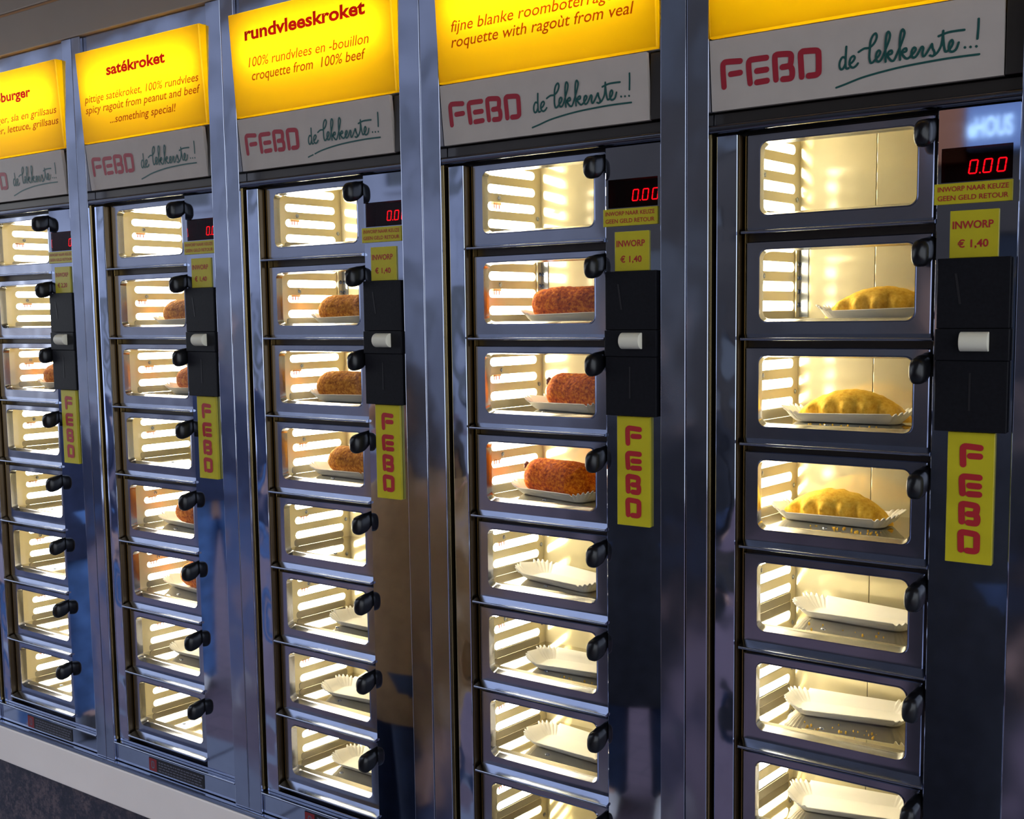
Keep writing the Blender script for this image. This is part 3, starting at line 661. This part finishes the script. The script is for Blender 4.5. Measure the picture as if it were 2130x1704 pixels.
ow = tag(bpy.data.objects.new('wall_panel', em('wall_panel', MB().bevel_box(.40, .78, -5.98, -5.9, .72, 1.14, .01), 'orange_wall')), 'orange wall panel beside the lit shop fascia', 'wall panel'); C.objects.link(ow)

MT['skin'] = plain('skin', (.62, .36, .25), .5)
MT['hair_dark'] = plain('dark_hair', (.03, .02, .016), .6, var=.4, vscale=80)
MT['eye_white'] = plain('eye_white', (.8, .8, .8), .3)
MT['iris'] = plain('iris', (.04, .03, .02), .2)
MT['lip'] = plain('lips', (.5, .18, .15), .5)
MT['beige_cloth'] = plain('beige_coat_cloth', (.36, .22, .10), .8, var=.12, vscale=25, bmp=.3)
MT['black_cloth'] = plain('black_coat_cloth', (.018, .018, .024), .85, var=.3, vscale=25, bmp=.3)
MT['navy_cloth'] = plain('navy_coat_cloth', (.03, .04, .09), .85, var=.2, vscale=25, bmp=.3)
MT['jeans'] = plain('blue_jeans', (.10, .20, .42), .8, var=.35, vscale=14, bmp=.2)
MT['jeans_dark'] = plain('dark_jeans', (.02, .035, .08), .8, var=.3, vscale=14)
MT['shoe_light'] = plain('cream_sneaker', (.72, .66, .58), .5, var=.1)
MT['shoe_dark'] = plain('dark_shoe', (.03, .025, .02), .5)
def ell(cx, cy, z, rx, ry, n=24, tilt=0): return [(cx+rx*math.cos(2*PI*k/n), cy+ry*math.sin(2*PI*k/n), z+tilt*math.sin(2*PI*k/n)) for k in range(n)]
def person(label, x, y, deg, h, coat, hem, trousers, shoe, hairlen=.12):
    k = h/1.75
    t = tag(bpy.data.objects.new('person', None), label, 'person', 'passers-by mirrored in the steel'); C.objects.link(t)
    t.location = (x, y, ZS); t.rotation_euler.z = math.radians(deg); t.scale = (k, k, k)
    def pt(nm, mesh, par=t): o = bpy.data.objects.new(nm, mesh); C.objects.link(o); o.parent = par; return o
    # body: one skinned surface, fingers included
    V, E_, RD = [], [], []
    def add(p, r, prev=None):
        V.append(p); RD.append(r)
        if prev is not None: E_.append((prev, len(V)-1))
        return len(V)-1
    pel = add((0, 0, .95), .13); wa = add((0, 0, 1.10), .115, pel); ch = add((0, 0, 1.30), .135, wa); nb = add((0, -.005, 1.44), .075, ch); nk = add((0, .005, 1.52), .052, nb); add((0, .01, 1.60), .055, nk)
    for s in (-1, 1):
        hp = add((s*.09, 0, .86), .09, pel); kn = add((s*.10, .02, .49), .058, hp); an = add((s*.105, -.01, .09), .040, kn); add((s*.115, .12, .03), .035, an)
        so = add((s*.17, 0, 1.39), .06, ch); el = add((s*.235, -.02, 1.11), .043, so); wr_ = add((s*.25, .06, .87), .027, el); pm = add((s*.252, .085, .80), .034, wr_)
        for q in range(4):
            a = add((s*.252, .058+q*.017, .755), .0095, pm); b_ = add((s*(.248), .062+q*.017, .722+abs(q-1.5)*.004), .0085, a); add((s*.236, .066+q*.016, .695+abs(q-1.5)*.007), .007, b_)
        th = add((s*.235, .118, .80), .011, pm); add((s*.225, .128, .765), .009, th)
    bm_ = bpy.data.meshes.new('body'); bm_.from_pydata(V, E_, []); bm_.materials.append(MT['skin'])
    bo = pt('body', bm_); md = bo.modifiers.new('skin', 'SKIN'); sk = bm_.skin_vertices[0].data if bm_.skin_vertices else None
    if sk is None:
        bpy.context.view_layer.objects.active = bo; bm2 = bmesh.new(); bm2.from_mesh(bm_); bm2.verts.layers.skin.verify(); bm2.to_mesh(bm_); bm2.free(); sk = bm_.skin_vertices[0].data
    for i, r_ in enumerate(RD): sk[i].radius = (r_, r_)
    sk[0].use_root = True
    md2 = bo.modifiers.new('sub', 'SUBSURF'); md2.levels = 1; md2.render_levels = 1
    # head
    hd = MB(); rings = []
    for i in range(25):
        ph = PI*i/24; z = 1.655-.118*math.cos(ph); w_ = math.sin(ph)**.8
        rx = .078*w_*(1-.22*max(0, .62-i/24)); ry = .094*w_*(1-.05*max(0, .5-i/24))
        rg = []
        for q in range(28):
            a = 2*PI*q/28; px, py = rx*math.cos(a), ry*math.sin(a)+.012
            fr_ = max(0, math.sin(a))**14
            nose = math.exp(-((z-1.635)/.022)**2)*.024+math.exp(-((z-1.655)/.03)**2)*.008; chin = math.exp(-((z-1.565)/.02)**2)*.01
            eye = -math.exp(-((abs(px)-.030)/.016)**2)*math.exp(-((z-1.665)/.013)**2)*.009*(1 if math.sin(a) > 0 else 0)
            rg.append((px, py+fr_*(nose+chin)+eye, z))
        rings.append(rg)
    hd.rings(rings, True, True, True)
    for s in (-1, 1):
        hd.rings([[(s*(.072+dx), .0+.016*g*math.cos(2*PI*q/10), 1.648+.028*g*math.sin(2*PI*q/10)) for q in range(10)] for dx, g in ((0, .7), (.010, 1), (.016, .5))], True, False, True)
    hm = em('head', hd, 'skin'); hm.shade_smooth(); ho = pt('head', hm)
    for s in (-1, 1):
        eb = MB(); eb.rings([[(s*.030+.011*math.sin(p)*math.cos(2*PI*q/10), .088+.011*math.cos(p), 1.665+.008*math.sin(p)*math.sin(2*PI*q/10)) for q in range(10)] for p in (.05, .5, 1.0, 1.6)], True, True, True)
        e_ = em('eye', eb, 'iris'); e_.shade_smooth(); pt('eye', e_, ho)
    mo = em('mouth', MB().bevel_box(-.022, .022, .096, .106, 1.592, 1.602, .003), 'lip'); pt('mouth', mo, ho)
    hr = MB(); rings = []
    for i in range(17):
        u_ = i/16; z = 1.785-(.125+hairlen)*u_; a = min(1, math.sqrt(max(0, 1-(max(0, (z-1.665))/.122)**2)))
        rings.append([((.090*a+.004)*math.cos(2*PI*q/28), (.103*a+.004)*math.sin(2*PI*q/28)*(1.0 if math.sin(2*PI*q/28) < .1 else max(.15, 1-1.1*u_*1.4*math.sin(2*PI*q/28))) + .004, z+.01*math.sin(2*PI*q/28)) for q in range(28)])
    hr.rings(rings, True, True, True); hmh = em('hair', hr, 'hair_dark'); hmh.shade_smooth(); pt('hair', hmh)
    # clothes
    for s in (-1, 1):
        tr = MB(); tr.rings([ell(s*cx, cy, z, rx, ry, 20) for z, cx, cy, rx, ry in ((.99, .075, 0, .11, .13), (.86, .092, 0, .105, .115), (.68, .098, .01, .085, .095), (.49, .10, .022, .068, .072), (.30, .104, .008, .066, .068), (.10, .106, -.006, .062, .070), (.055, .106, -.004, .064, .074))], True, True, False)
        m_ = em('trouser_leg', tr, trousers); m_.shade_smooth(); pt('trouser_leg', m_)
        sh2 = MB(); sh2.rings([[(s*.110+w_*math.cos(2*PI*q/16), yy, max(0, zc+hh*math.sin(2*PI*q/16))) for q in range(16)] for yy, w_, hh, zc in ((-.085, .02, .02, .035), (-.075, .038, .04, .045), (-.02, .043, .050, .050), (.06, .046, .045, .042), (.14, .047, .032, .030), (.175, .036, .024, .024), (.188, .015, .012, .018))], True, True, True)
        m_ = em('shoe', sh2, shoe); m_.shade_smooth(); pt('shoe', m_)
    ct = MB(); prof = [(hem, .205, .150), (hem+.02, .210, .155)]
    for z, rx, ry in ((.75, .215, .155), (.95, .195, .145), (1.10, .18, .135), (1.28, .20, .14), (1.38, .205, .125), (1.44, .15, .10), (1.475, .085, .08), (1.52, .078, .075)):
        if z > hem+.05: prof.append((z, rx, ry))
    ct.rings([ell(0, 0, z, rx, ry, 32) for z, rx, ry in prof], True, False, False)
    m_ = em('coat', ct, coat); m_.shade_smooth(); co = pt('coat', m_)
    for s in (-1, 1):
        sl = MB(); pts_ = [((s*.15, 0, 1.405), .075), ((s*.20, -.005, 1.33), .074), ((s*.235, -.02, 1.11), .063), ((s*.245, .03, .98), .056), ((s*.25, .06, .88), .050)]
        sl.rings([[(p[0]+r_*math.cos(2*PI*q/16), p[1]+r_*math.sin(2*PI*q/16), p[2]+.3*r_*math.cos(2*PI*q/16)*s) for q in range(16)] for p, r_ in pts_], True, True, False)
        m_ = em('sleeve', sl, coat); m_.shade_smooth(); pt('sleeve', m_, co)
    return t
person('person in a beige coat and dark jeans, mirrored in the third coin panel from left', .44, -.80, 20, 1.62, 'beige_cloth', .86, 'jeans_dark', 'shoe_dark', .24)
person('person in black coat and pale sneakers, mirrored in the panel beside the red-brown croquettes', .44, -2.05, -20, 1.74, 'black_cloth', .42, 'jeans_dark', 'shoe_light')
person('person in navy jacket and light blue jeans, mirrored in the satékroket cabinet panel', -1.80, -2.12, -40, 1.76, 'navy_cloth', .92, 'jeans', 'shoe_light')
person('person in dark jacket and blue jeans, mirrored in the leftmost coin panel', -1.98, -1.38, -60, 1.70, 'navy_cloth', .78, 'jeans', 'shoe_dark')
person('person in a long black coat, mirrored in the rightmost coin panel', 1.50, -1.95, 10, 1.80, 'black_cloth', .25, 'jeans_dark', 'shoe_dark')
# advertising board on the pavement
ab = tag(bpy.data.objects.new('advertising_board', None), 'yellow and white pavement advertising board mirrored beside the vertical sign', 'sign board'); C.objects.link(ab); ab.location = (.02, -3.0, ZS)
for nm, mb_, m_ in (('panel', MB().bevel_box(-.45, .10, -.02, .02, .30, 1.10, .01), 'yellow'), ('white_band', MB().box(-.43, .08, .021, .024, .33, .60), 'white_print'), ('red_band', MB().box(-.43, .08, .021, .024, .85, .97), 'red'),
                    ('leg', MB().bevel_box(-.43, -.39, -.02, .02, 0, .30, .004), 'facade_pale'), ('leg', MB().bevel_box(.05, .09, -.02, .02, 0, .30, .004), 'facade_pale')):
    o = bpy.data.objects.new(nm, em(nm, mb_, m_)); C.objects.link(o); o.parent = ab
